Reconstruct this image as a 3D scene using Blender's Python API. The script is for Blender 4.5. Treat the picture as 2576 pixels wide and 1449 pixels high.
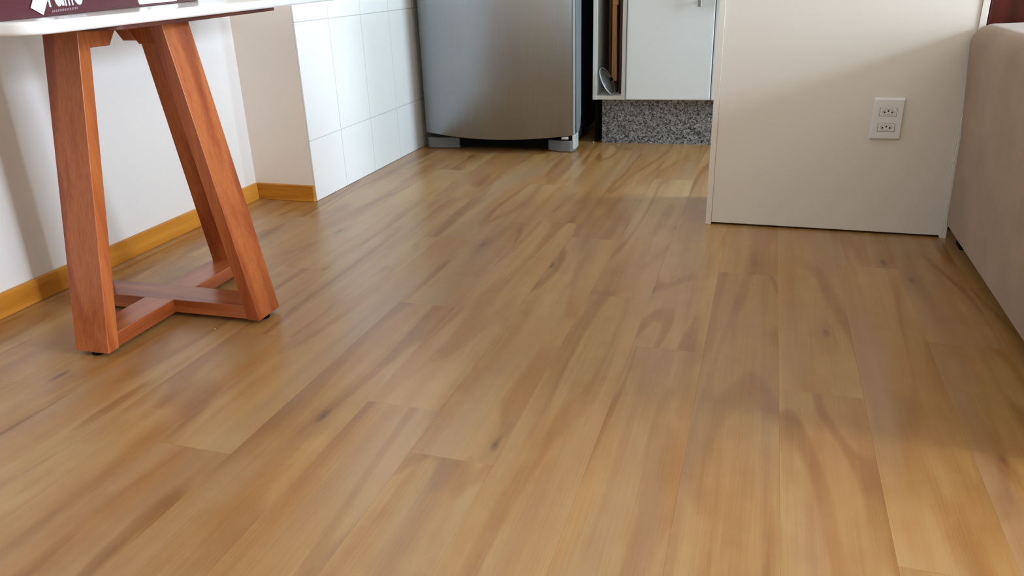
import bpy, bmesh, math, random
from mathutils import Matrix, Vector
random.seed(11)
scene = bpy.context.scene
for o in list(bpy.data.objects):
    bpy.data.objects.remove(o, do_unlink=True)
C = scene.collection
R = math.radians

# ------------------------------------------------------------------ camera
cam_d = bpy.data.cameras.new('camera')
cam = bpy.data.objects.new('camera', cam_d)
C.objects.link(cam)
cam_d.sensor_width = 36.0
cam_d.lens = 27.13
cam_d.clip_start = 0.02
right = Vector((0.9534, 0.3001, -0.0317))
down = Vector((0.0857, -0.3698, -0.9252))
fwd = Vector((-0.2893, 0.8793, -0.3783))
m3 = Matrix((right, -down, -fwd)).transposed()
cam.matrix_world = Matrix.Translation((0, 0, 0.78)) @ m3.to_4x4()
scene.camera = cam

# ------------------------------------------------------------------ world, light, exposure
scene.view_settings.view_transform = 'Standard'
scene.view_settings.look = 'None'
scene.view_settings.gamma = 1.0
scene.view_settings.use_curve_mapping = False
scene.view_settings.exposure = 0.37
w = bpy.data.worlds.new('sky')
scene.world = w
w.use_nodes = True
w.node_tree.nodes['Background'].inputs['Color'].default_value = (0.78, 0.88, 1.0, 1)
w.node_tree.nodes['Background'].inputs['Strength'].default_value = 1.0


def area(name, loc, rot, sx, sy, power, col):
    d = bpy.data.lights.new(name, 'AREA')
    d.shape = 'RECTANGLE'
    d.size = sx
    d.size_y = sy
    d.energy = power
    d.color = col
    o = bpy.data.objects.new(name, d)
    C.objects.link(o)
    o.location = loc
    o.rotation_euler = rot
    return o


# daylight through the balcony door (facing -X) and through the kitchen window (facing -X)
# the balcony door shows a bright band of sky above the darker street front
area('balcony_sky', (3.97, 1.40, 1.80), (0, R(90), 0), 0.52, 1.05, 112, (0.77, 0.87, 1.0))
area('balcony_street', (3.97, 1.40, 0.81), (0, R(90), 0), 1.44, 1.05, 117, (0.80, 0.885, 1.0))
area('kitchen_daylight', (2.36, 3.22, 1.35), (0, R(90), 0), 1.6, 0.74, 72, (0.67, 0.86, 1.0))


# ------------------------------------------------------------------ helpers
def tag(o, label=None, cat=None, group=None, kind=None):
    if label: o['label'] = label
    if cat: o['category'] = cat
    if group: o['group'] = group
    if kind: o['kind'] = kind
    return o


def empty(name, loc=(0, 0, 0), rz=0.0):
    o = bpy.data.objects.new(name, None)
    C.objects.link(o)
    o.location = loc
    o.rotation_euler = (0, 0, rz)
    o.empty_display_size = 0.05
    return o


def box(bm, x0, x1, y0, y1, z0, z1):
    vs = [bm.verts.new((x, y, z)) for z in (z0, z1) for y in (y0, y1) for x in (x0, x1)]
    for f in ((0, 2, 3, 1), (4, 5, 7, 6), (0, 1, 5, 4), (2, 6, 7, 3), (0, 4, 6, 2), (1, 3, 7, 5)):
        bm.faces.new([vs[i] for i in f])
    return vs


def hexa(bm, p):
    """eight corners: bottom ring 0-3, top ring 4-7"""
    vs = [bm.verts.new(q) for q in p]
    for f in ((0, 3, 2, 1), (4, 5, 6, 7), (0, 1, 5, 4), (1, 2, 6, 5), (2, 3, 7, 6), (3, 0, 4, 7)):
        bm.faces.new([vs[i] for i in f])


def prism(bm, pts, z0, z1):
    """polygon in XY pulled up in Z"""
    a = [bm.verts.new((x, y, z0)) for x, y in pts]
    b = [bm.verts.new((x, y, z1)) for x, y in pts]
    n = len(pts)
    bm.faces.new(list(reversed(a)))
    bm.faces.new(b)
    for i in range(n):
        bm.faces.new((a[i], a[(i + 1) % n], b[(i + 1) % n], b[i]))


def cyl(bm, p0, p1, r, n=16):
    p0 = Vector(p0); p1 = Vector(p1)
    d = (p1 - p0).normalized()
    u = d.orthogonal().normalized(); v = d.cross(u)
    a = []; b = []
    for i in range(n):
        t = 2 * math.pi * i / n
        q = r * (math.cos(t) * u + math.sin(t) * v)
        a.append(bm.verts.new(p0 + q)); b.append(bm.verts.new(p1 + q))
    bm.faces.new(a); bm.faces.new(b)
    for i in range(n):
        bm.faces.new((a[i], a[(i + 1) % n], b[(i + 1) % n], b[i]))


def obj(name, bm, mat, parent=None, bevel=0.0, seg=2, smooth=False, limit=False, loc=None):
    bmesh.ops.recalc_face_normals(bm, faces=bm.faces)
    if bevel:
        es = list(bm.edges)
        if limit:
            es = [e for e in bm.edges if len(e.link_faces) == 2 and e.calc_face_angle(0) > 0.6]
        bmesh.ops.bevel(bm, geom=es, offset=bevel, segments=seg, profile=0.5, affect='EDGES', clamp_overlap=True)
    me = bpy.data.meshes.new(name)
    bm.to_mesh(me); bm.free()
    if smooth:
        for p in me.polygons: p.use_smooth = True
    me.materials.append(mat)
    o = bpy.data.objects.new(name, me)
    C.objects.link(o)
    if parent: o.parent = parent
    if loc: o.location = loc
    return o


def boxobj(name, dims, mat, parent=None, bevel=0.0, seg=2, smooth=False):
    bm = bmesh.new()
    box(bm, *dims)
    return obj(name, bm, mat, parent, bevel, seg, smooth)


# ------------------------------------------------------------------ materials
def srgb(r, g, b):
    f = lambda c: (c / 255 / 12.92) if c / 255 <= 0.04045 else ((c / 255 + 0.055) / 1.055) ** 2.4
    return (f(r), f(g), f(b), 1)


class N:
    def __init__(self, name):
        self.m = bpy.data.materials.new(name)
        self.m.use_nodes = True
        self.t = self.m.node_tree
        self.b = self.t.nodes['Principled BSDF']

    def n(self, typ, **kw):
        x = self.t.nodes.new(typ)
        for k, v in kw.items():
            if k.startswith('i_'):
                x.inputs[k[2:].replace('_', ' ')].default_value = v
            else:
                setattr(x, k, v)
        return x

    def l(self, a, b):
        self.t.links.new(a, b)

    def math(self, op, a, b=None, clamp=False):
        x = self.t.nodes.new('ShaderNodeMath'); x.operation = op; x.use_clamp = clamp
        for i, v in enumerate((a, b)):
            if v is None: continue
            if hasattr(v, 'links'): self.l(v, x.inputs[i])
            else: x.inputs[i].default_value = v
        return x.outputs[0]

    def ramp(self, fac, stops):
        x = self.t.nodes.new('ShaderNodeValToRGB')
        e = x.color_ramp.elements
        e[0].position, e[0].color = stops[0]
        e[1].position, e[1].color = stops[1]
        for p, c in stops[2:]:
            k = e.new(p); k.color = c
        self.l(fac, x.inputs[0])
        return x.outputs[0]

    def mix(self, fac, a, b, mode='MIX'):
        x = self.t.nodes.new('ShaderNodeMix'); x.data_type = 'RGBA'; x.blend_type = mode
        for i, v in ((0, fac), (6, a), (7, b)):
            if hasattr(v, 'links'): self.l(v, x.inputs[i])
            else: x.inputs[i].default_value = v
        return x.outputs[2]

    def noise(self, vec, scale=1.0, detail=2.0, rough=0.5, dist=0.0):
        x = self.n('ShaderNodeTexNoise')
        x.inputs['Scale'].default_value = scale
        x.inputs['Detail'].default_value = detail
        x.inputs['Roughness'].default_value = rough
        x.inputs['Distortion'].default_value = dist
        self.l(vec, x.inputs['Vector'])
        return x.outputs['Fac']

    def mapping(self, vec, scale=(1, 1, 1), rot=(0, 0, 0)):
        x = self.n('ShaderNodeMapping')
        x.inputs['Scale'].default_value = scale
        x.inputs['Rotation'].default_value = rot
        self.l(vec, x.inputs['Vector'])
        return x.outputs[0]

    def obj(self):
        return self.n('ShaderNodeTexCoord').outputs['Object']

    def bump(self, h, strength=0.2, dist=0.002):
        x = self.n('ShaderNodeBump')
        x.inputs['Strength'].default_value = strength
        x.inputs['Distance'].default_value = dist
        self.l(h, x.inputs['Height'])
        self.l(x.outputs[0], self.b.inputs['Normal'])

    def set(self, **kw):
        for k, v in kw.items():
            s = self.b.inputs[k.replace('_', ' ')]
            if hasattr(v, 'links'): self.l(v, s)
            else: s.default_value = v
        return self


def plain(name, col, rough=0.5, var=0.04, scale=6.0, bump=0.0, bscale=300.0, metal=0.0, spec=0.5):
    k = N(name)
    o = k.obj()
    f = k.noise(o, scale, 3.0)
    dark = tuple(c * (1 - var) for c in col[:3]) + (1,)
    lite = tuple(min(1, c * (1 + var)) for c in col[:3]) + (1,)
    k.set(Base_Color=k.ramp(f, [(0.3, dark), (0.7, lite)]), Roughness=rough, Metallic=metal)
    k.b.inputs['Specular IOR Level'].default_value = spec
    if bump:
        k.bump(k.noise(o, bscale, 2.0), bump, 0.001)
    return k.m


def make_floor_mat():
    k = N('oak vinyl')
    info = k.n('ShaderNodeObjectInfo')
    rnd = info.outputs['Random']
    off = k.n('ShaderNodeCombineXYZ')
    k.l(k.math('MULTIPLY', rnd, 37.0), off.inputs[0])
    k.l(k.math('MULTIPLY', rnd, 91.0), off.inputs[1])
    k.l(k.math('MULTIPLY', rnd, 53.0), off.inputs[2])
    add = k.n('ShaderNodeVectorMath', operation='ADD')
    k.l(k.obj(), add.inputs[0]); k.l(off.outputs[0], add.inputs[1])
    v = add.outputs[0]
    # cathedral figure: broad soft contour bands of a stretched noise
    h = k.noise(k.mapping(v, (6.5, 0.95, 1)), 1.0, 1.0, 0.4, 0.35)
    ring = k.math('SINE', k.math('MULTIPLY', h, 32.0))
    band = k.math('SMOOTH_MIN', k.math('MULTIPLY', k.math('SUBTRACT', ring, 0.35, True), 2.0), 1.0)
    where = k.noise(k.mapping(v, (5.0, 0.7, 1)), 1.3, 1.0)
    band = k.math('MULTIPLY', band, k.math('MULTIPLY', k.math('SUBTRACT', where, 0.33, True), 4.5, True))
    broad = k.noise(k.mapping(v, (8.0, 0.7, 1)), 1.0, 2.0, 0.5, 0.7)
    mid = k.noise(k.mapping(v, (30.0, 1.2, 1)), 1.0, 2.0, 0.5, 0.4)
    fine = k.noise(k.mapping(v, (280.0, 5.0, 1)), 1.0, 2.0, 0.6)
    mott = k.noise(k.mapping(v, (22.0, 16.0, 1)), 1.0, 3.0, 0.6)
    t = k.math('ADD', k.math('MULTIPLY', k.math('SUBTRACT', broad, 0.5), 0.75), 0.62)
    t = k.math('ADD', t, k.math('MULTIPLY', k.math('SUBTRACT', mid, 0.5), 0.50))
    t = k.math('ADD', t, k.math('MULTIPLY', k.math('SUBTRACT', fine, 0.5), 0.26))
    t = k.math('ADD', t, k.math('MULTIPLY', k.math('SUBTRACT', mott, 0.5), 0.30))
    t = k.math('ADD', t, k.math('MULTIPLY', k.math('SUBTRACT', rnd, 0.5), 0.10))
    t = k.math('SUBTRACT', t, k.math('MULTIPLY', band, 0.27))
    col = k.ramp(t, [(0.05, srgb(116, 74, 32)), (0.30, srgb(145, 99, 49)), (0.50, srgb(162, 118, 65)),
                     (0.70, srgb(176, 137, 84)), (0.95, srgb(187, 152, 105))])
    # reddish / olive drift
    drift = k.noise(k.mapping(v, (6.0, 1.0, 1)), 1.3, 2.0)
    col = k.mix(k.math('MULTIPLY', k.math('SUBTRACT', drift, 0.45, True), 1.8, True), col, srgb(164, 108, 52))
    grey = k.noise(k.mapping(v, (9.0, 1.4, 1)), 0.9, 2.0)
    col = k.mix(k.math('MULTIPLY', k.math('SUBTRACT', grey, 0.46, True), 2.0, True), col, srgb(160, 130, 102))
    # knots
    vor = k.n('ShaderNodeTexVoronoi', voronoi_dimensions='2D')
    vor.inputs['Scale'].default_value = 1.0
    k.l(k.mapping(v, (7.5, 2.4, 1)), vor.inputs['Vector'])
    jag = k.math('MULTIPLY', k.math('SUBTRACT', mott, 0.5), 0.12)
    kd = k.math('ADD', vor.outputs['Distance'], jag)
    sel = k.n('ShaderNodeSeparateColor')
    k.l(vor.outputs['Color'], sel.inputs[0])
    on = k.math('GREATER_THAN', sel.outputs[0], 0.84)
    halo = k.math('MULTIPLY', k.math('SUBTRACT', 1.0, k.math('MULTIPLY', kd, 3.2), True), on)
    core = k.math('MULTIPLY', k.math('SUBTRACT', 1.0, k.math('MULTIPLY', kd, 13.0), True), on)
    col = k.mix(k.math('MULTIPLY', halo, 0.42), col, srgb(126, 82, 40))
    col = k.mix(k.math('MULTIPLY', core, 0.75), col, srgb(88, 56, 28))
    k.set(Base_Color=col)
    rg = k.math('ADD', 0.29, k.math('MULTIPLY', fine, 0.10))
    k.set(Roughness=rg)
    k.b.inputs['Specular IOR Level'].default_value = 0.5
    k.b.inputs['Coat Weight'].default_value = 0.4
    k.b.inputs['Coat Roughness'].default_value = 0.30
    k.bump(k.math('ADD', fine, k.math('MULTIPLY', mid, 0.4)), 0.16, 0.0015)
    return k.m


def wood(name, dark, mid, lite, axis='Z', rough=0.42, sc=1.0, ring=26.0, spec=0.35):
    k = N(name)
    o = k.obj()
    s = {'Z': (22, 22, 1.6), 'X': (1.6, 22, 22), 'Y': (22, 1.6, 22)}[axis]
    s = tuple(a * sc for a in s)
    f = {'Z': (240, 240, 8), 'X': (8, 240, 240), 'Y': (240, 8, 240)}[axis]
    h = k.noise(k.mapping(o, s), 0.6, 2.0, 0.5, 0.4)
    rg = k.math('ADD', k.math('MULTIPLY', k.math('SINE', k.math('MULTIPLY', h, ring)), 0.5), 0.5)
    fine = k.noise(k.mapping(o, f), 1.0, 2.0, 0.6)
    t = k.math('ADD', k.math('MULTIPLY', rg, 0.45), k.math('MULTIPLY', fine, 0.55))
    k.set(Base_Color=k.ramp(t, [(0.2, dark), (0.5, mid), (0.8, lite)]), Roughness=rough)
    k.b.inputs['Specular IOR Level'].default_value = spec
    k.bump(fine, 0.08, 0.001)
    return k.m


def granite():
    k = N('speckled granite')
    o = k.obj()
    v = k.n('ShaderNodeTexVoronoi'); v.inputs['Scale'].default_value = 165.0
    wv = k.n('ShaderNodeVectorMath', operation='ADD')
    k.l(o, wv.inputs[0])
    nz = k.n('ShaderNodeTexNoise'); nz.inputs['Scale'].default_value = 90.0
    k.l(o, nz.inputs['Vector'])
    scl = k.n('ShaderNodeVectorMath', operation='SCALE'); scl.inputs['Scale'].default_value = 0.02
    k.l(nz.outputs['Color'], scl.inputs[0]); k.l(scl.outputs[0], wv.inputs[1])
    k.l(wv.outputs[0], v.inputs['Vector'])
    sp = k.n('ShaderNodeSeparateColor'); k.l(v.outputs['Color'], sp.inputs[0])
    c = k.ramp(sp.outputs[0], [(0.0, srgb(28, 30, 34)), (0.26, srgb(64, 66, 70)), (0.42, srgb(118, 121, 126)),
                               (0.72, srgb(142, 144, 147)), (1.0, srgb(182, 182, 182))])
    big = k.noise(o, 9.0, 2.0)
    c = k.mix(k.math('MULTIPLY', big, 0.25), c, srgb(110, 102, 96))
    k.set(Base_Color=c, Roughness=0.25)
    return k.m


def fabric(name, col):
    k = N(name)
    o = k.obj()
    a = k.noise(o, 7.0, 4.0, 0.6)
    b = k.noise(o, 420.0, 2.0)
    d = tuple(c * 0.80 for c in col[:3]) + (1,)
    l = tuple(c * 1.14 for c in col[:3]) + (1,)
    c = k.ramp(k.math('ADD', k.math('MULTIPLY', a, 0.75), k.math('MULTIPLY', b, 0.25)), [(0.32, d), (0.68, l)])
    k.set(Base_Color=c, Roughness=0.85)
    k.b.inputs['Sheen Weight'].default_value = 0.25
    k.b.inputs['Specular IOR Level'].default_value = 0.2
    k.bump(b, 0.25, 0.001)
    return k.m


def steel():
    k = N('brushed stainless steel')
    o = k.obj()
    f = k.noise(k.mapping(o, (500, 500, 3)), 1.0, 2.0, 0.6)
    g = k.noise(o, 700.0, 1.0)
    k.set(Base_Color=k.ramp(f, [(0.3, srgb(154, 157, 160)), (0.7, srgb(160, 163, 166))]), Metallic=1.0,
          Roughness=k.math('ADD', 0.33, k.math('MULTIPLY', g, 0.08)))
    k.b.inputs['Anisotropic'].default_value = 0.6
    tg = k.n('ShaderNodeTangent'); tg.direction_type = 'RADIAL'; tg.axis = 'Z'
    k.l(tg.outputs[0], k.b.inputs['Tangent'])
    return k.m


FLOOR = make_floor_mat()
SUB = plain('screed', srgb(70, 58, 46), 0.9)
WALL = plain('white wall paint', srgb(234, 234, 234), 0.85, 0.012, 3.0, 0.12, 160.0, spec=0.3)
CREAM = plain('cream wall paint', srgb(247, 236, 224), 0.85, 0.012, 3.0, 0.1, 160.0, spec=0.3)
CEIL = plain('ceiling paint', srgb(235, 228, 214), 0.9, 0.01)
WARM = plain('warm bounce wall tint', srgb(228, 212, 184), 0.85, 0.015, 3.0, 0.1, 160.0, spec=0.3)  # invented tint on unseen walls, so their bounce warms the shaded areas
TILE = plain('white glazed tile', srgb(236, 239, 240), 0.16, 0.008, 2.0)
GROUT = plain('tile grout', srgb(196, 199, 200), 0.9, 0.03, 40)
PINE = wood('honey pine', srgb(186, 118, 34), srgb(206, 140, 48), srgb(218, 156, 64), 'Y', 0.4, 0.6)
PINEX = wood('honey pine crosswise', srgb(186, 118, 34), srgb(206, 140, 48), srgb(218, 156, 64), 'X', 0.4, 0.6)
OAKZ = wood('red stained ash', srgb(134, 64, 30), srgb(162, 84, 42), srgb(188, 110, 60), 'Z', 0.34, 0.8, 14)
OAKY = wood('red stained ash along', srgb(134, 64, 30), srgb(162, 84, 42), srgb(188, 110, 60), 'Y', 0.26, 0.8, 14, 0.95)
OAKX = wood('red stained ash across', srgb(134, 64, 30), srgb(162, 84, 42), srgb(188, 110, 60), 'X', 0.26, 0.8, 14, 0.95)
DARKW = wood('dark under board', srgb(70, 34, 28), srgb(88, 44, 34), srgb(100, 54, 42), 'Y', 0.5)
LACQ = plain('white lacquered top', srgb(238, 240, 243), 0.18, 0.006, 3.0)
MELA = plain('white melamine', srgb(226, 223, 217), 0.42, 0.008, 3.0)
MELC = plain('cool white melamine', srgb(226, 229, 230), 0.35, 0.008, 3.0)
PLAST = plain('white plastic', srgb(226, 227, 230), 0.35, 0.01)
BLACK = plain('black void plastic', srgb(10, 10, 11), 0.8, spec=0.15)
SLOT = plain('dark seam', srgb(92, 84, 76), 0.7)
HOLE = plain('socket hole', srgb(16, 13, 11), 0.8)
STEEL = steel()
GREYM = plain('grey painted metal', srgb(118, 128, 134), 0.45, 0.02)
GREYP = plain('grey plastic', srgb(118, 122, 126), 0.5, 0.03)
BODY = plain('black fridge body', srgb(20, 21, 24), 0.6)
TRIM = plain('bright trim', srgb(215, 222, 225), 0.25, 0.01, metal=0.3)
NICK = plain('satin nickel', srgb(150, 152, 150), 0.35, 0.02, metal=0.9)
GRAN = granite()
SOFA = fabric('taupe suede', srgb(150, 122, 94))
RED = wood('dark red mahogany', srgb(48, 13, 9), srgb(62, 18, 13), srgb(72, 22, 16), 'Z', 0.3, 0.5)
BURG = plain('burgundy card', srgb(84, 30, 40), 0.25, 0.05, 5)
PRINT = plain('pale print', srgb(206, 214, 224), 0.4)
PRINT2 = plain('dim print', srgb(140, 116, 128), 0.5)
PAPER = plain('white paper', srgb(246, 247, 248), 0.6, 0.01)
INK = plain('grey ink', srgb(70, 66, 66), 0.6)
BOARD = wood('beech board', srgb(176, 128, 76), srgb(198, 148, 92), srgb(212, 166, 108), 'Z', 0.5)
BOARD2 = wood('dark board', srgb(58, 36, 24), srgb(76, 48, 32), srgb(90, 58, 40), 'Z', 0.5)
CRUMB = plain('pale crumb', srgb(232, 224, 210), 0.8)
ALU = plain('white aluminium frame', srgb(225, 226, 226), 0.4)


def glass():
    k = N('clear lid glass')
    k.set(Base_Color=(0.97, 0.98, 0.97, 1), Roughness=0.05)
    k.b.inputs['Transmission Weight'].default_value = 0.95
    k.b.inputs['IOR'].default_value = 1.35
    return k.m


GLASS = glass()

# ------------------------------------------------------------------ room shell
floor = tag(boxobj('floor', (-1.96, 4.1, -2.7, 4.45, -0.12, -0.0042), SUB), kind='structure')

# vinyl planks, each one its own piece
PW = 0.1553
known = {-1: 0.951, 1: 1.182, 5: 2.055, 7: 2.180, 0: 1.657, 6: 1.430, 2: 2.26, 3: 1.82, 4: 0.33,
         8: 1.72, 9: 1.02, -2: 1.40, -3: 0.60, -4: 1.75, -5: 1.06}
LEN = 1.22
k0 = -7
for k in range(k0, 20):
    x0 = -0.853 + PW * k
    x1 = x0 + PW
    a, b = max(x0, -1.838), min(x1, 2.3)
    if b - a < 0.01: continue
    j = known.get(k, random.uniform(0, LEN))
    while j > -0.4: j -= LEN
    y = j
    while y < 4.3:
        ya, yb = max(y, -0.9), min(y + LEN, 4.3)
        ytop = 2.472 if b < -1.58 else 4.3
        xa = a
        if yb - ya > 0.02 and ya < ytop:
            yb2 = min(yb, ytop)
            bm = bmesh.new()
            g = 0.00008
            cx, cy = (xa + b) / 2, (ya + yb2) / 2
            hx, hy = (b - xa) / 2 - g, (yb2 - ya) / 2 - g
            e = 0.00028
            dz = random.uniform(-0.00004, 0.00004)
            hexa(bm, [(-hx, -hy, -0.0045), (hx, -hy, -0.0045), (hx, hy, -0.0045), (-hx, hy, -0.0045),
                      (-hx + 1e-5, -hy + 1e-5, -e), (hx - 1e-5, -hy + 1e-5, -e), (hx - 1e-5, hy - 1e-5, -e), (-hx + 1e-5, hy - 1e-5, -e)])
            top = [f for f in bm.faces if all(abs(v_.co.z + e) < 1e-6 for v_ in f.verts)][0]
            r = bmesh.ops.inset_region(bm, faces=[top], thickness=e, depth=0)
            for v_ in top.verts: v_.co.z = dz
            p = obj('plank', bm, FLOOR, floor, loc=(cx, cy, 0.0))
        y += LEN

# walls
def skewed(name, x0, x1, z0, z1, y0, y1, mat, bev=0.0):
    # the left wall runs a touch out of square with the boards
    k = math.tan(R(0.85))
    bm = bmesh.new()
    f = lambda x, y: x + (2.475 - y) * k
    prism(bm, [(f(x0, y0), y0), (f(x1, y0), y0), (f(x1, y1), y1), (f(x0, y1), y1)], z0, z1)
    return tag(obj(name, bm, mat, None, bev, 2), kind='structure')


skewed('wall_left', -1.96, -1.84, -0.005, 2.55, -2.7, 2.475, WALL)
wk = tag(boxobj('wall_kitchen', (-1.96, -1.588, 2.475, 4.45, -0.005, 2.55), CREAM), kind='structure')
# glazed wall tiles, one object each
boxobj('grout_bed', (-1.588, -1.5835, 2.479, 4.30, 0.0, 2.50), GROUT, wk)
ye = [2.4745, 2.710, 2.963, 3.220] + [3.220 + 0.2555 * i for i in range(1, 5)]
ze = [0.0, 0.227, 0.642, 1.057, 1.472, 1.887, 2.302]
for i in range(len(ye) - 1):
    for jz in range(len(ze) - 1):
        g = 0.0013
        bm = bmesh.new()
        y0, y1, z0, z1 = ye[i] + g, ye[i + 1] - g, ze[jz] + (g if jz else 0.0005), ze[jz + 1] - g
        hx = 0.004
        box(bm, -hx, hx, -(y1 - y0) / 2, (y1 - y0) / 2, -(z1 - z0) / 2, (z1 - z0) / 2)
        obj('tile', bm, TILE, wk, 0.0011, 1, loc=(-1.5835, (y0 + y1) / 2, (z0 + z1) / 2))
tag(boxobj('wall_back', (-1.588, 4.1, 4.33, 4.45, -0.005, 2.55), WALL), kind='structure')
tag(boxobj('wall_front', (-1.96, 4.1, -2.7, -2.6, -0.005, 2.55), WARM), kind='structure')
# right wall of the living room with the balcony door opening
bm = bmesh.new()
box(bm, 4.0, 4.1, -2.6, 0.78, -0.005, 2.55)
box(bm, 4.0, 4.1, 2.02, 2.55, -0.005, 2.55)
box(bm, 4.0, 4.1, 0.78, 2.02, 2.08, 2.55)
box(bm, 4.0, 4.1, 0.78, 2.02, -0.005, 0.06)
tag(obj('wall_right', bm, WARM), kind='structure')
# kitchen end wall with its window
bm = bmesh.new()
box(bm, 2.4, 2.5, 2.83, 4.33, -0.005, 0.5)
box(bm, 2.4, 2.5, 2.83, 4.33, 2.2, 2.55)
box(bm, 2.4, 2.5, 3.62, 4.33, 0.5, 2.2)
tag(obj('wall_kitchen_right', bm, WALL), kind='structure')
# wall between living room and kitchen beyond the tall cupboard
tag(boxobj('wall_middle', (1.9, 4.1, 2.55, 2.83, -0.005, 2.55), WARM), kind='structure')
tag(boxobj('ceiling', (-1.96, 4.1, -2.7, 4.45, 2.55, 2.65), CEIL), kind='structure')


def window(name, x, y0, y1, z0, z1):
    r = tag(empty(name, (x, (y0 + y1) / 2, z0)), kind='structure')
    w2 = (y1 - y0) / 2; h = z1 - z0
    for d in ((-.02, .02, -w2, w2, 0, .04), (-.02, .02, -w2, w2, h - .04, h),
              (-.02, .02, -w2, -w2 + .04, .04, h - .04), (-.02, .02, w2 - .04, w2, .04, h - .04)):
        boxobj('frame_bar', d, ALU, r, 0.002, 1)
    return r


window('window_1', 4.05, 0.78, 2.02, 0.06, 2.08)
window('window_2', 2.45, 2.83, 3.62, 0.5, 2.2)

# baseboards
skewed('baseboard_left', -1.84, -1.8265, 0.0, 0.062, -2.59, 2.475, PINE, 0.002)
tag(boxobj('baseboard_return', (-1.8255, -1.583, 2.461, 2.475, 0.0, 0.062), PINEX, None, 0.002, 2), kind='structure')

# ------------------------------------------------------------------ side table
tb = tag(empty('side_table', (-1.415, 1.482, 0.0)),
         'small wooden cross-base table with white lacquered top by the left wall', 'table')


def leg(rot, ob, ot, x0, name='leg'):
    """a leaning board leg; local: outward is +x"""
    bm = bmesh.new()
    hw = 0.0455
    zb, zt = 0.010, 0.707
    th = 0.033
    hexa(bm, [(ob - th, -hw, zb), (ob, -hw, zb), (ob, hw, zb), (ob - th, hw, zb),
              (ot - th, -hw, zt), (ot, -hw, zt), (ot, hw, zt), (ot - th, hw, zt)])
    bmesh.ops.rotate(bm, verts=bm.verts, cent=(0, 0, 0), matrix=Matrix.Rotation(rot, 3, 'Z'))
    o = obj(name, bm, OAKZ, tb, 0.0016, 2)
    bm = bmesh.new()
    cyl(bm, (ob - 0.020, 0, 0.0), (ob - 0.020, 0, 0.0105), 0.016, 14)
    bmesh.ops.rotate(bm, verts=bm.verts, cent=(0, 0, 0), matrix=Matrix.Rotation(rot, 3, 'Z'))
    obj('glide', bm, BLACK, o)
    # wedge bracket that holds the leg to the top
    bm = bmesh.new()
    z0, z1 = 0.660, 0.707
    xo = ot - 0.008
    hexa(bm, [(x0 + 0.030, -hw + .01, z0), (xo - .02, -hw + .01, z0), (xo - .02, hw - .01, z0), (x0 + 0.030, hw - .01, z0),
              (x0 - 0.006, -hw + .01, z1), (xo - .02, -hw + .01, z1), (xo - .02, hw - .01, z1), (x0 - 0.006, hw - .01, z1)])
    bmesh.ops.rotate(bm, verts=bm.verts, cent=(0, 0, 0), matrix=Matrix.Rotation(rot, 3, 'Z'))
    obj('bracket', bm, OAKZ, tb, 0.0014, 1)


BR = R(1.6)
for q in (-90, 0, 90, 180):
    leg(R(q) + BR, *{0: (0.286, 0.166, 0.060), 180: (0.262, 0.150, 0.045)}.get(q, (0.278, 0.152, 0.030)))
# the low cross of two half-lapped rails
bm = bmesh.new(); box(bm, -0.0425, 0.0425, -0.242, 0.242, 0.011, 0.046)
bmesh.ops.rotate(bm, verts=bm.verts, cent=(0, 0, 0), matrix=Matrix.Rotation(BR, 3, 'Z'))
obj('rail', bm, OAKY, tb, 0.0012, 1)
bm = bmesh.new(); box(bm, -0.226, 0.250, -0.0425, 0.0425, 0.0112, 0.0463)
bmesh.ops.rotate(bm, verts=bm.verts, cent=(0, 0, 0), matrix=Matrix.Rotation(BR, 3, 'Z'))
obj('rail', bm, OAKX, tb, 0.0012, 1)


def rrect(cx, cy, ang, l0, l1, w, r, inset=0.0, n=8):
    """rounded rectangle: right edge passes the given point, length runs l0..l1 along ang"""
    d = Vector((-math.sin(ang), math.cos(ang))); p = Vector((-math.cos(ang), -math.sin(ang)))
    pts = []
    x0, x1, y0, y1 = inset, w - inset, l0 + inset, l1 - inset
    for qx, qy, a0 in ((x0 + r, y0 + r, 180), (x1 - r, y0 + r, 270), (x1 - r, y1 - r, 0), (x0 + r, y1 - r, 90)):
        for i in range(n + 1):
            a = R(a0 + 90 * i / n)
            u = Vector((qx + r * math.cos(a), qy + r * math.sin(a)))
            s = Vector((cx, cy)) + p * u.x + d * u.y
            pts.append((s.x, s.y))
    return pts


TA = R(12.1)
EX, EY = -1.040 + 1.415, 0.940 - 1.482
ZU, ZT = 0.715, 0.735
bm = bmesh.new()
prism(bm, rrect(EX, EY, TA, 0.0, 1.50, 0.475, 0.045), ZU, ZT)
obj('tabletop', bm, LACQ, tb, 0.0055, 4, True, True)
bm = bmesh.new()
prism(bm, rrect(EX, EY, TA, 0.22, 1.005, 0.44, 0.03, 0.014), 0.7066, ZU + 0.0002)
obj('under_board', bm, DARKW, tb, 0.001, 1, False, True)
tb.children[-1]['label'] = 'dark board under the white top'

# ------------------------------------------------------------------ burgundy box on the table
FA = R(111.967 - 90)            # its long face runs along +y of its own frame
bx = tag(empty('packaging_box', (-1.120, 0.951, ZT), FA),
         'glossy burgundy box with pale lettering lying on the white table top', 'box')
# local: +y runs along the face, the face looks to +x
boxobj('carton', (-0.14, 0.0, -0.02, 1.02, 0.0004, 0.12), BURG, bx, 0.002, 2)


def on_face(name, pts, mat, x0=0.0001, x1=0.0007):
    bm = bmesh.new()
    a = [bm.verts.new((x0, y, z)) for y, z in pts]
    b = [bm.verts.new((x1, y, z)) for y, z in pts]
    n = len(pts)
    bm.faces.new(a); bm.faces.new(b)
    for i in range(n): bm.faces.new((a[i], a[(i + 1) % n], b[(i + 1) % n], b[i]))
    return obj(name, bm, mat, bx)


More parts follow.
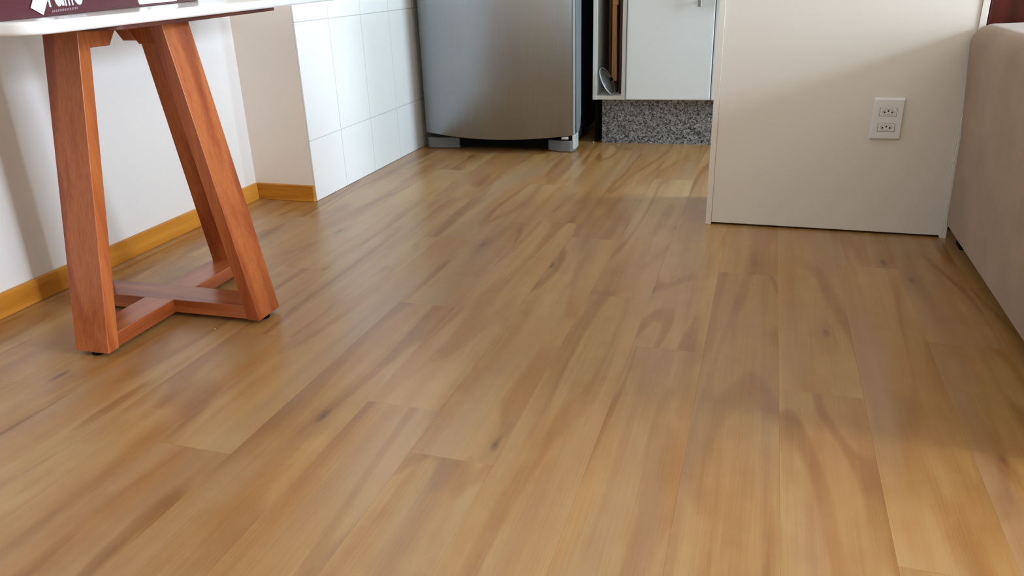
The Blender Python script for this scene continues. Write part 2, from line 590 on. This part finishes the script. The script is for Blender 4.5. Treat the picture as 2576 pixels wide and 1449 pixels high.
def letter(ch, u0, u1, v0, h, mat, parent, x=0.0004):
    cu = bpy.data.curves.new('letter', 'FONT')
    cu.body = ch; cu.size = 1.0; cu.extrude = 0.02; cu.offset = 0.012
    t = bpy.data.objects.new('letter', cu)
    C.objects.link(t)
    dg = bpy.context.evaluated_depsgraph_get()
    me = bpy.data.meshes.new_from_object(t.evaluated_get(dg))
    bpy.data.objects.remove(t, do_unlink=True)
    xs = [v_.co.x for v_ in me.vertices]; ys = [v_.co.y for v_ in me.vertices]
    xa, xb, ya, yb = min(xs), max(xs), min(ys), max(ys)
    for v_ in me.vertices:
        v_.co = Vector((x + v_.co.z * 0.015, u0 + (v_.co.x - xa) / (xb - xa) * (u1 - u0), v0 + (v_.co.y - ya) / (yb - ya) * h))
    me.name = 'letter'
    me.materials.clear(); me.materials.append(mat)
    o = bpy.data.objects.new('letter', me)
    C.objects.link(o); o.parent = parent
    return o


for ch, u0, u1, v0 in (('r', 0.166, 0.186, 0.0148), ('u', 0.1890, 0.2230, 0.0148), ('m', 0.2265, 0.2590, 0.0150), ('o', 0.2625, 0.3050, 0.0150)):
    letter(ch, u0, u1, v0, 0.050, PRINT, bx)
# blurred small line under the big letters: short slanted strokes
bm = bmesh.new()
for i in range(15):
    u = 0.171 + i * 0.0069
    for zz in (0.0068,):
        vs = []
        z0, z1 = 0.0060 + i * 0.00014, 0.0100 + i * 0.00014
        a = [(u, z0), (u + 0.0042, z0), (u + 0.0062, z1), (u + 0.002, z1)]
        A_ = [bm.verts.new((0.0001, y, z)) for y, z in a]; B_ = [bm.verts.new((0.0006, y, z)) for y, z in a]
        bm.faces.new(A_); bm.faces.new(B_)
        for q in range(4): bm.faces.new((A_[q], A_[(q + 1) % 4], B_[(q + 1) % 4], B_[q]))
obj('small_print', bm, PRINT2, bx)
on_face('paper_tag', [(0.0985, 0.0163), (0.1345, 0.0038), (0.183, 0.046), (0.148, 0.060)], PAPER, 0.0015, 0.0025)
# white sticker with round corners
pts = []
u0, u1, v0, v1, r_ = 0.577, 0.840, 0.0054, 0.085, 0.008
for qx, qy, a0 in ((u0 + r_, v0 + r_, 180), (u1 - r_, v0 + r_, 270), (u1 - r_, v1 - r_, 0), (u0 + r_, v1 - r_, 90)):
    for i in range(7):
        a = R(a0 + 15 * i); pts.append((qx + r_ * math.cos(a), qy + r_ * math.sin(a)))
st = on_face('sticker', pts, PAPER)
letter('A', 0.622, 0.650, 0.0132, 0.03, INK, st, 0.0010)

# ------------------------------------------------------------------ fridge
fr = tag(empty('fridge', (-1.542, 3.442, 0.0), R(1.6)),
         'stainless steel fridge with bowed door standing beside the tiled wall', 'fridge')
FW = 0.730


def bowed(z0, z1, depth=0.012, bow=0.080, back=0.05, n=28, dip=True):
    bm = bmesh.new()
    pts = []
    for i in range(n + 1):
        s = i / n
        pts.append((FW * s, -bow * (1 - (2 * s - 1) ** 2)))
    pts += [(FW, back), (0.0, back)]
    prism(bm, pts, z0, z1)
    for v_ in bm.verts:
        if dip and v_.co.z < z0 + 1e-4 and v_.co.y < back:
            s = v_.co.x / FW
            v_.co.z -= 0.013 * (1 - (2 * s - 1) ** 2)
    return bm


def bowed_door(name, z0, z1):
    bm = bowed(z0, z1, dip=z0 < 0.5)
    o = obj(name, bm, STEEL, fr, 0.003, 2, True, True)
    # bright vertical trim at the right edge
    boxobj('edge_trim', (FW - 0.004, FW + 0.0015, -0.006, 0.002, z0 + 0.004, z1 - 0.004), TRIM, o)
    return o


d1 = bowed_door('door', 0.078, 1.10)
d2 = bowed_door('door', 1.112, 1.74)
for d_, z0 in ((d1, 0.80), (d2, 1.13)):
    bm = bmesh.new(); cyl(bm, (0.05, -0.095, z0), (0.05, -0.095, z0 + 0.24), 0.011, 12)
    cyl(bm, (0.05, -0.095, z0 + 0.02), (0.05, -0.005, z0 + 0.02), 0.008, 10)
    cyl(bm, (0.05, -0.095, z0 + 0.22), (0.05, -0.005, z0 + 0.22), 0.008, 10)
    obj('handle', bm, NICK, d_, smooth=True)
# grey cabinet side right behind the door, its lower corner cut
bm = bmesh.new()
prof = [(0.058, 0.095), (0.075, 0.074), (0.115, 0.074), (0.150, 0.105), (0.165, 0.150), (0.165, 1.74), (0.058, 1.74)]
a = [bm.verts.new((0.0, y, z)) for y, z in prof]; b = [bm.verts.new((FW - 0.001, y, z)) for y, z in prof]
bm.faces.new(a); bm.faces.new(b)
for i in range(len(prof)): bm.faces.new((a[i], a[(i + 1) % len(prof)], b[(i + 1) % len(prof)], b[i]))
obj('shell', bm, GREYM, fr, 0.002, 1)
boxobj('gasket', (0.012, FW - 0.012, 0.048, 0.060, 0.09, 1.73), BLACK, fr)
boxobj('body', (0.012, FW - 0.018, 0.16, 0.66, 0.03, 1.73), BODY, fr, 0.003, 1)
boxobj('kick_plate', (0.10, FW - 0.07, 0.03, 0.05, 0.012, 0.075), BLACK, fr)
# front foot covers
bm = bmesh.new()
prism(bm, [(0.0, 0.012), (0.015, 0.0), (0.06, 0.0), (0.16, 0.02), (0.16, 0.08), (0.0, 0.08)], 0.0015, 0.052)
obj('foot_cover', bm, GREYP, fr, 0.004, 2, False, True)
bm = bmesh.new()
prism(bm, [(FW - 0.002, 0.012), (FW - 0.002, 0.085), (FW - 0.13, 0.085), (FW - 0.13, 0.022), (FW - 0.06, -0.006), (FW - 0.016, -0.008)], 0.0015, 0.052)
obj('foot_cover', bm, GREYP, fr, 0.004, 2, False, True)
boxobj('hinge_pin', (FW - 0.06, FW - 0.028, -0.012, 0.01, 0.060, 0.072), TRIM, fr, 0.003, 2)
bm = bmesh.new()
prism(bm, [(FW - 0.010, -0.004), (FW + 0.003, 0.000), (FW + 0.004, 0.075), (FW - 0.010, 0.075)], 0.014, 0.080)
obj('hinge_bracket', bm, TRIM, fr, 0.003, 2)

# ------------------------------------------------------------------ kitchen base cabinet
kc = tag(empty('base_cabinet', (-0.768, 3.648, 0.0), R(3.4)),
         'white kitchen base cabinet with open niche right of the fridge', 'cabinet')
Z0, ZC = 0.212, 0.88
boxobj('side_panel', (0.0, 0.020, 0.0, 0.50, Z0, ZC), MELC, kc, 0.001, 1)
boxobj('divider', (0.134, 0.152, 0.0, 0.50, Z0, ZC), MELC, kc, 0.001, 1)
boxobj('bottom_panel', (0.020, 2.076, 0.004, 0.50, Z0, Z0 + 0.018), MELA, kc, 0.001, 1)
boxobj('back_panel', (0.020, 2.076, 0.54, 0.50, Z0, ZC), MELA, kc)
boxobj('top_panel', (0.020, 2.076, 0.004, 0.48, ZC - 0.018, ZC), MELA, kc)
xs = [0.155, 0.539, 0.923, 1.307, 1.691, 2.075]
for i in range(len(xs) - 1):
    x0, x1 = xs[i] + 0.0012, xs[i + 1] - 0.0018
    dd = boxobj('door', (x0, x1, -0.018, 0.0, Z0 + 0.002, ZC - 0.004), MELC, kc, 0.006, 4)
    bm = bmesh.new()
    hx = x1 - 0.068 if i % 2 == 0 else x0 + 0.068
    box(bm, hx - 0.007, hx + 0.007, -0.050, -0.040, 0.617, 0.79)
    box(bm, hx - 0.005, hx + 0.005, -0.040, -0.017, 0.630, 0.643)
    box(bm, hx - 0.005, hx + 0.005, -0.040, -0.017, 0.765, 0.778)
    obj('handle', bm, NICK, dd, 0.0015, 1)
tag(boxobj('plinth', (0.040, 2.076, 0.045, 0.075, 0.0, Z0), GRAN, kc), label='speckled grey granite plinth')
boxobj('side_brace', (0.001, 0.02, 0.075, 0.45, 0.0, Z0), BLACK, kc)

wt = tag(boxobj('worktop', (-0.75, 2.1, 3.66, 4.30, 0.895, 0.93), GRAN, None, 0.003, 2),
         'grey granite worktop lying on the white base cabinet', 'worktop')


def local_at(root, x, y, z):
    c, s = math.cos(root.rotation_euler.z), math.sin(root.rotation_euler.z)
    return (root.location.x + c * x - s * y, root.location.y + s * x + c * y, z)


ZF = Z0 + 0.0182
cb = tag(empty('cutting_board', local_at(kc, 0.088, 0.10, ZF), R(3.4)),
         'pale beech cutting board standing on edge in the cabinet niche', 'cutting board')
bm = bmesh.new()
# edge-on board with a stepped handle end, leaning a little
hexa(bm, [(-0.013, 0, 0.0), (0.013, 0, 0.0), (0.013, 0.24, 0.0), (-0.013, 0.24, 0.0),
          (-0.014, 0, 0.34), (0.008, 0, 0.34), (0.008, 0.24, 0.34), (-0.014, 0.24, 0.34)])
obj('blade', bm, BOARD, cb, 0.002, 2)
cb.children[-1].location.z = 0.055
bm = bmesh.new(); box(bm, -0.014, 0.014, 0.0, 0.22, 0.3952, 0.52)
obj('handle', bm, BOARD, cb, 0.002, 2)
bm = bmesh.new(); box(bm, -0.013, 0.012, 0.02, 0.22, 0.0, 0.0548)
obj('foot', bm, BOARD2, cb, 0.002, 1)
db = tag(empty('serving_board', local_at(kc, 0.062, 0.13, ZF), R(3.4)),
         'dark brown board behind the pale cutting board in the niche', 'board')
bm = bmesh.new(); box(bm, -0.007, 0.007, 0.0, 0.30, 0.0, 0.50)
obj('plank_body', bm, BOARD2, db, 0.002, 2)
bm = bmesh.new(); cyl(bm, (-0.0078, 0.15, 0.45), (0.0078, 0.15, 0.45), 0.014, 14)
obj('hanging_ring', bm, NICK, db)
dt = tag(empty('oven_tray', local_at(kc, 0.121, 0.07, ZF), R(3.4)),
         'very dark brown tray on edge at the right side of the niche', 'tray')
bm = bmesh.new(); box(bm, 0.006, 0.010, 0.0, 0.38, 0.0, 0.56)
obj('pan', bm, BOARD2, dt, 0.001, 1)
bm = bmesh.new()
box(bm, -0.008, 0.006, 0.0, 0.004, 0.0, 0.56); box(bm, -0.008, 0.006, 0.376, 0.38, 0.0, 0.56)
box(bm, -0.008, 0.006, 0.004, 0.376, 0.0, 0.004); box(bm, -0.008, 0.006, 0.004, 0.376, 0.556, 0.56)
obj('rim', bm, BOARD2, dt)
# clear lid standing tilted at the front of the niche
lid = tag(empty('pot_lid', local_at(kc, 0.064, 0.045, ZF), R(3.4)),
          'clear glass lid leaning on its rim at the bottom of the niche', 'lid')
bm = bmesh.new()
rr = 0.066
rings = []
for i in range(7):
    t = i / 6
    rad = rr * t; hgt = 0.016 * (1 - t * t)
    rings.append((rad, hgt))
vs = []
n = 28
for off in (0.0, -0.003):
    grid = []
    for rad, hgt in rings:
        if rad == 0:
            grid.append([bm.verts.new((hgt + off, 0, 0))])
        else:
            grid.append([bm.verts.new((hgt + off, rad * math.cos(2 * math.pi * q / n), rad * math.sin(2 * math.pi * q / n))) for q in range(n)])
    for gi in range(1, len(grid)):
        for q in range(n):
            if len(grid[gi - 1]) == 1: bm.faces.new((grid[0][0], grid[gi][q], grid[gi][(q + 1) % n]))
            else: bm.faces.new((grid[gi - 1][q], grid[gi][q], grid[gi][(q + 1) % n], grid[gi - 1][(q + 1) % n]))
    vs.append(grid[-1])
for q in range(n): bm.faces.new((vs[0][q], vs[1][q], vs[1][(q + 1) % n], vs[0][(q + 1) % n]))
g_ = obj('dome', bm, GLASS, lid, smooth=True)
bm = bmesh.new()
for q in range(n):
    a0 = 2 * math.pi * q / n; a1 = 2 * math.pi * (q + 1) / n
    cyl(bm, (-0.001, rr * math.cos(a0), rr * math.sin(a0)), (-0.001, rr * math.cos(a1), rr * math.sin(a1)), 0.0028, 6)
r1 = obj('rim', bm, TRIM, lid)
bm = bmesh.new(); cyl(bm, (0.016, 0, 0), (0.026, 0, 0), 0.009, 12)
r2 = obj('knob', bm, BLACK, lid)
for o_ in (g_, r1, r2):
    o_.rotation_euler = (0, R(-27), R(-12))
    o_.location = (0.0, -0.004, 0.0625)

# ------------------------------------------------------------------ peninsula
pn = tag(empty('peninsula', (-0.145, 2.484, 0.0)),
         'white kitchen peninsula back with a wall socket facing the living room', 'cabinet')
PWD = 0.703
boxobj('side_panel', (0.0, 0.0172, 0.0, 0.33, 0.0, 0.93), MELA, pn, 0.0008, 1)
boxobj('side_panel', (PWD - 0.0172, PWD, 0.0, 0.33, 0.0, 0.93), MELA, pn, 0.0008, 1)
boxobj('back_panel', (0.0176, PWD - 0.0176, 0.0035, 0.020, 0.007, 0.93), MELA, pn, 0.0006, 1)
boxobj('shelf', (0.0174, PWD - 0.0174, 0.021, 0.31, 0.45, 0.468), MELA, pn)
boxobj('front_panel', (0.0174, PWD - 0.0174, 0.312, 0.329, 0.08, 0.93), MELC, pn)
boxobj('base_rail', (0.0174, PWD - 0.0174, 0.026, 0.30, 0.001, 0.07), BLACK, pn)
boxobj('counter_top', (-0.02, PWD + 0.0, -0.10, 0.35, 0.931, 0.965), GRAN, pn, 0.003, 2)

sk = tag(empty('wall_socket', (0.3485, 2.4875, 0.351)),
         'white double power socket on the peninsula back panel', 'socket')
# local: -y towards the room
hw, hh = 0.0412, 0.0610
bm = bmesh.new()
a = [(-hw, 0, -hh), (hw, 0, -hh), (hw, 0, hh), (-hw, 0, hh)]
b = [(-hw + .002, -0.009, -hh + .005), (hw - .002, -0.009, -hh + .005), (hw - .002, -0.009, hh - .005), (-hw + .002, -0.009, hh - .005)]
hexa(bm, a + b)
pl = obj('face_plate', bm, PLAST, sk, 0.0012, 2)
for zc, xc in ((0.0210, 0.000), (-0.0240, 0.000)):
    md = boxobj('socket_module', (xc - 0.0222, xc + 0.0222, -0.0096, -0.006, zc - 0.0112, zc + 0.0112), PLAST, sk, 0.0004, 1)
    # dark joint round the module
    bm = bmesh.new()
    for d in ((xc - 0.0232, xc - 0.0222, zc - 0.0112, zc + 0.0112), (xc + 0.0222, xc + 0.0232, zc - 0.0112, zc + 0.0112),
              (xc - 0.0232, xc + 0.0232, zc - 0.0120, zc - 0.0112), (xc - 0.0232, xc + 0.0232, zc + 0.0112, zc + 0.0118)):
        box(bm, d[0], d[1], -0.0093, -0.006, d[2], d[3])
    obj('joint', bm, SLOT, md)
    # hexagonal recess
    bm = bmesh.new()
    hx = [(-0.0175, 0), (-0.0115, 0.0078), (0.0115, 0.0078), (0.0175, 0), (0.0115, -0.0078), (-0.0115, -0.0078)]
    a = [bm.verts.new((xc + x * 1.0, -0.0098, zc + z)) for x, z in hx]
    b = [bm.verts.new((xc + x * 0.86, -0.0098, zc + z * 0.84)) for x, z in hx]
    c_ = [bm.verts.new((xc + x * 0.86, -0.0090, zc + z * 0.84)) for x, z in hx]
    for i in range(6):
        j = (i + 1) % 6
        bm.faces.new((a[i], a[j], b[j], b[i])); bm.faces.new((b[i], b[j], c_[j], c_[i]))
    obj('recess', bm, plain('socket recess rim', srgb(176, 168, 158), 0.5), md)
    for px, pz in ((-0.0095, -0.0006), (0.0, 0.0028), (0.0095, -0.0006)):
        bm = bmesh.new(); cyl(bm, (xc + px, -0.0100, zc + pz), (xc + px, -0.007, zc + pz), 0.0024, 12)
        obj('pin_hole', bm, HOLE, md)

# ------------------------------------------------------------------ tall dark red cupboard
tc = tag(empty('tall_cupboard', (0.575, 2.56, 0.0)),
         'tall dark red mahogany cupboard behind the sofa, right of the white peninsula', 'cupboard')
boxobj('carcass', (0.0, 1.30, 0.02, 0.26, 0.0, 2.2), RED, tc, 0.002, 1)
for i in range(3):
    d_ = boxobj('door', (0.004 + i * 0.432, 0.430 + i * 0.432, 0.0, 0.0195, 0.08, 2.19), RED, tc, 0.002, 1)
    bm = bmesh.new(); cyl(bm, (0.39 + i * 0.432, -0.02, 1.05), (0.39 + i * 0.432, 0.0, 1.05), 0.012, 14)
    obj('knob', bm, NICK, d_)

# ------------------------------------------------------------------ sofa (seen from its back)
sf = tag(empty('sofa', (0.552, 1.28, 0.0)),
         'low taupe suede sofa with its back to the room, right beside the peninsula', 'sofa')
SL = 1.198
# rounded-top profile of the back, pulled along the sofa's length
prof = [(0.0, 0.046), (-0.006, 0.30)]
for i in range(9):
    a = R(180 - 90 * i / 8)
    prof.append((-0.026 + 0.052 * (1 + math.cos(a)), 0.560 + 0.052 * math.sin(a)))
prof += [(0.17, 0.616)]
for i in range(9):
    a = R(90 - 90 * i / 8)
    prof.append((0.22 - 0.05 * (1 - math.cos(a)), 0.562 + 0.05 * math.sin(a)))
prof += [(0.222, 0.046)]
bm = bmesh.new()
a_ = [bm.verts.new((x, 0.0, z)) for x, z in prof]; b_ = [bm.verts.new((x, SL, z)) for x, z in prof]
bm.faces.new(a_); bm.faces.new(b_)
for i in range(len(prof)):
    j = (i + 1) % len(prof)
    bm.faces.new((a_[i], a_[j], b_[j], b_[i]))
o_ = obj('backrest', bm, SOFA, sf, 0.008, 2, True, True)
boxobj('seat_base', (0.20, 0.88, 0.05, SL - 0.02, 0.042, 0.28), SOFA, sf, 0.02, 3, True)
for yy in (0.14, 0.60):
    boxobj('seat_cushion', (0.22, 0.90, yy, yy + 0.44, 0.282, 0.42), SOFA, sf, 0.04, 4, True)
for yy in (0.02, SL - 0.14):
    boxobj('armrest', (0.21, 0.88, yy, yy + 0.12, 0.282, 0.50), SOFA, sf, 0.03, 4, True)
for x_, y_ in ((0.022, 0.04), (0.80, 0.06), (0.022, SL - 0.10), (0.80, SL - 0.10)):
    boxobj('foot', (x_, x_ + 0.05, y_, y_ + 0.05, 0.0, 0.045), BLACK, sf, 0.003, 1)

# ------------------------------------------------------------------ crumbs on the floor
def crumb(x, y, r, label):
    bm = bmesh.new()
    bmesh.ops.create_icosphere(bm, subdivisions=1, radius=r)
    for v_ in bm.verts:
        v_.co *= random.uniform(0.8, 1.15)
        v_.co.z *= 0.7
    zmin = min(v_.co.z for v_ in bm.verts)
    for v_ in bm.verts: v_.co.z -= zmin
    return tag(obj('crumb', bm, CRUMB, loc=(x, y, 0.0003)), label, 'crumb')


crumb(-0.770, 3.685, 0.0042, 'tiny pale crumb on the floor between the fridge and the granite plinth')
crumb(-1.222, 1.395, 0.0016, 'tiny white speck on the floor in front of the table base')
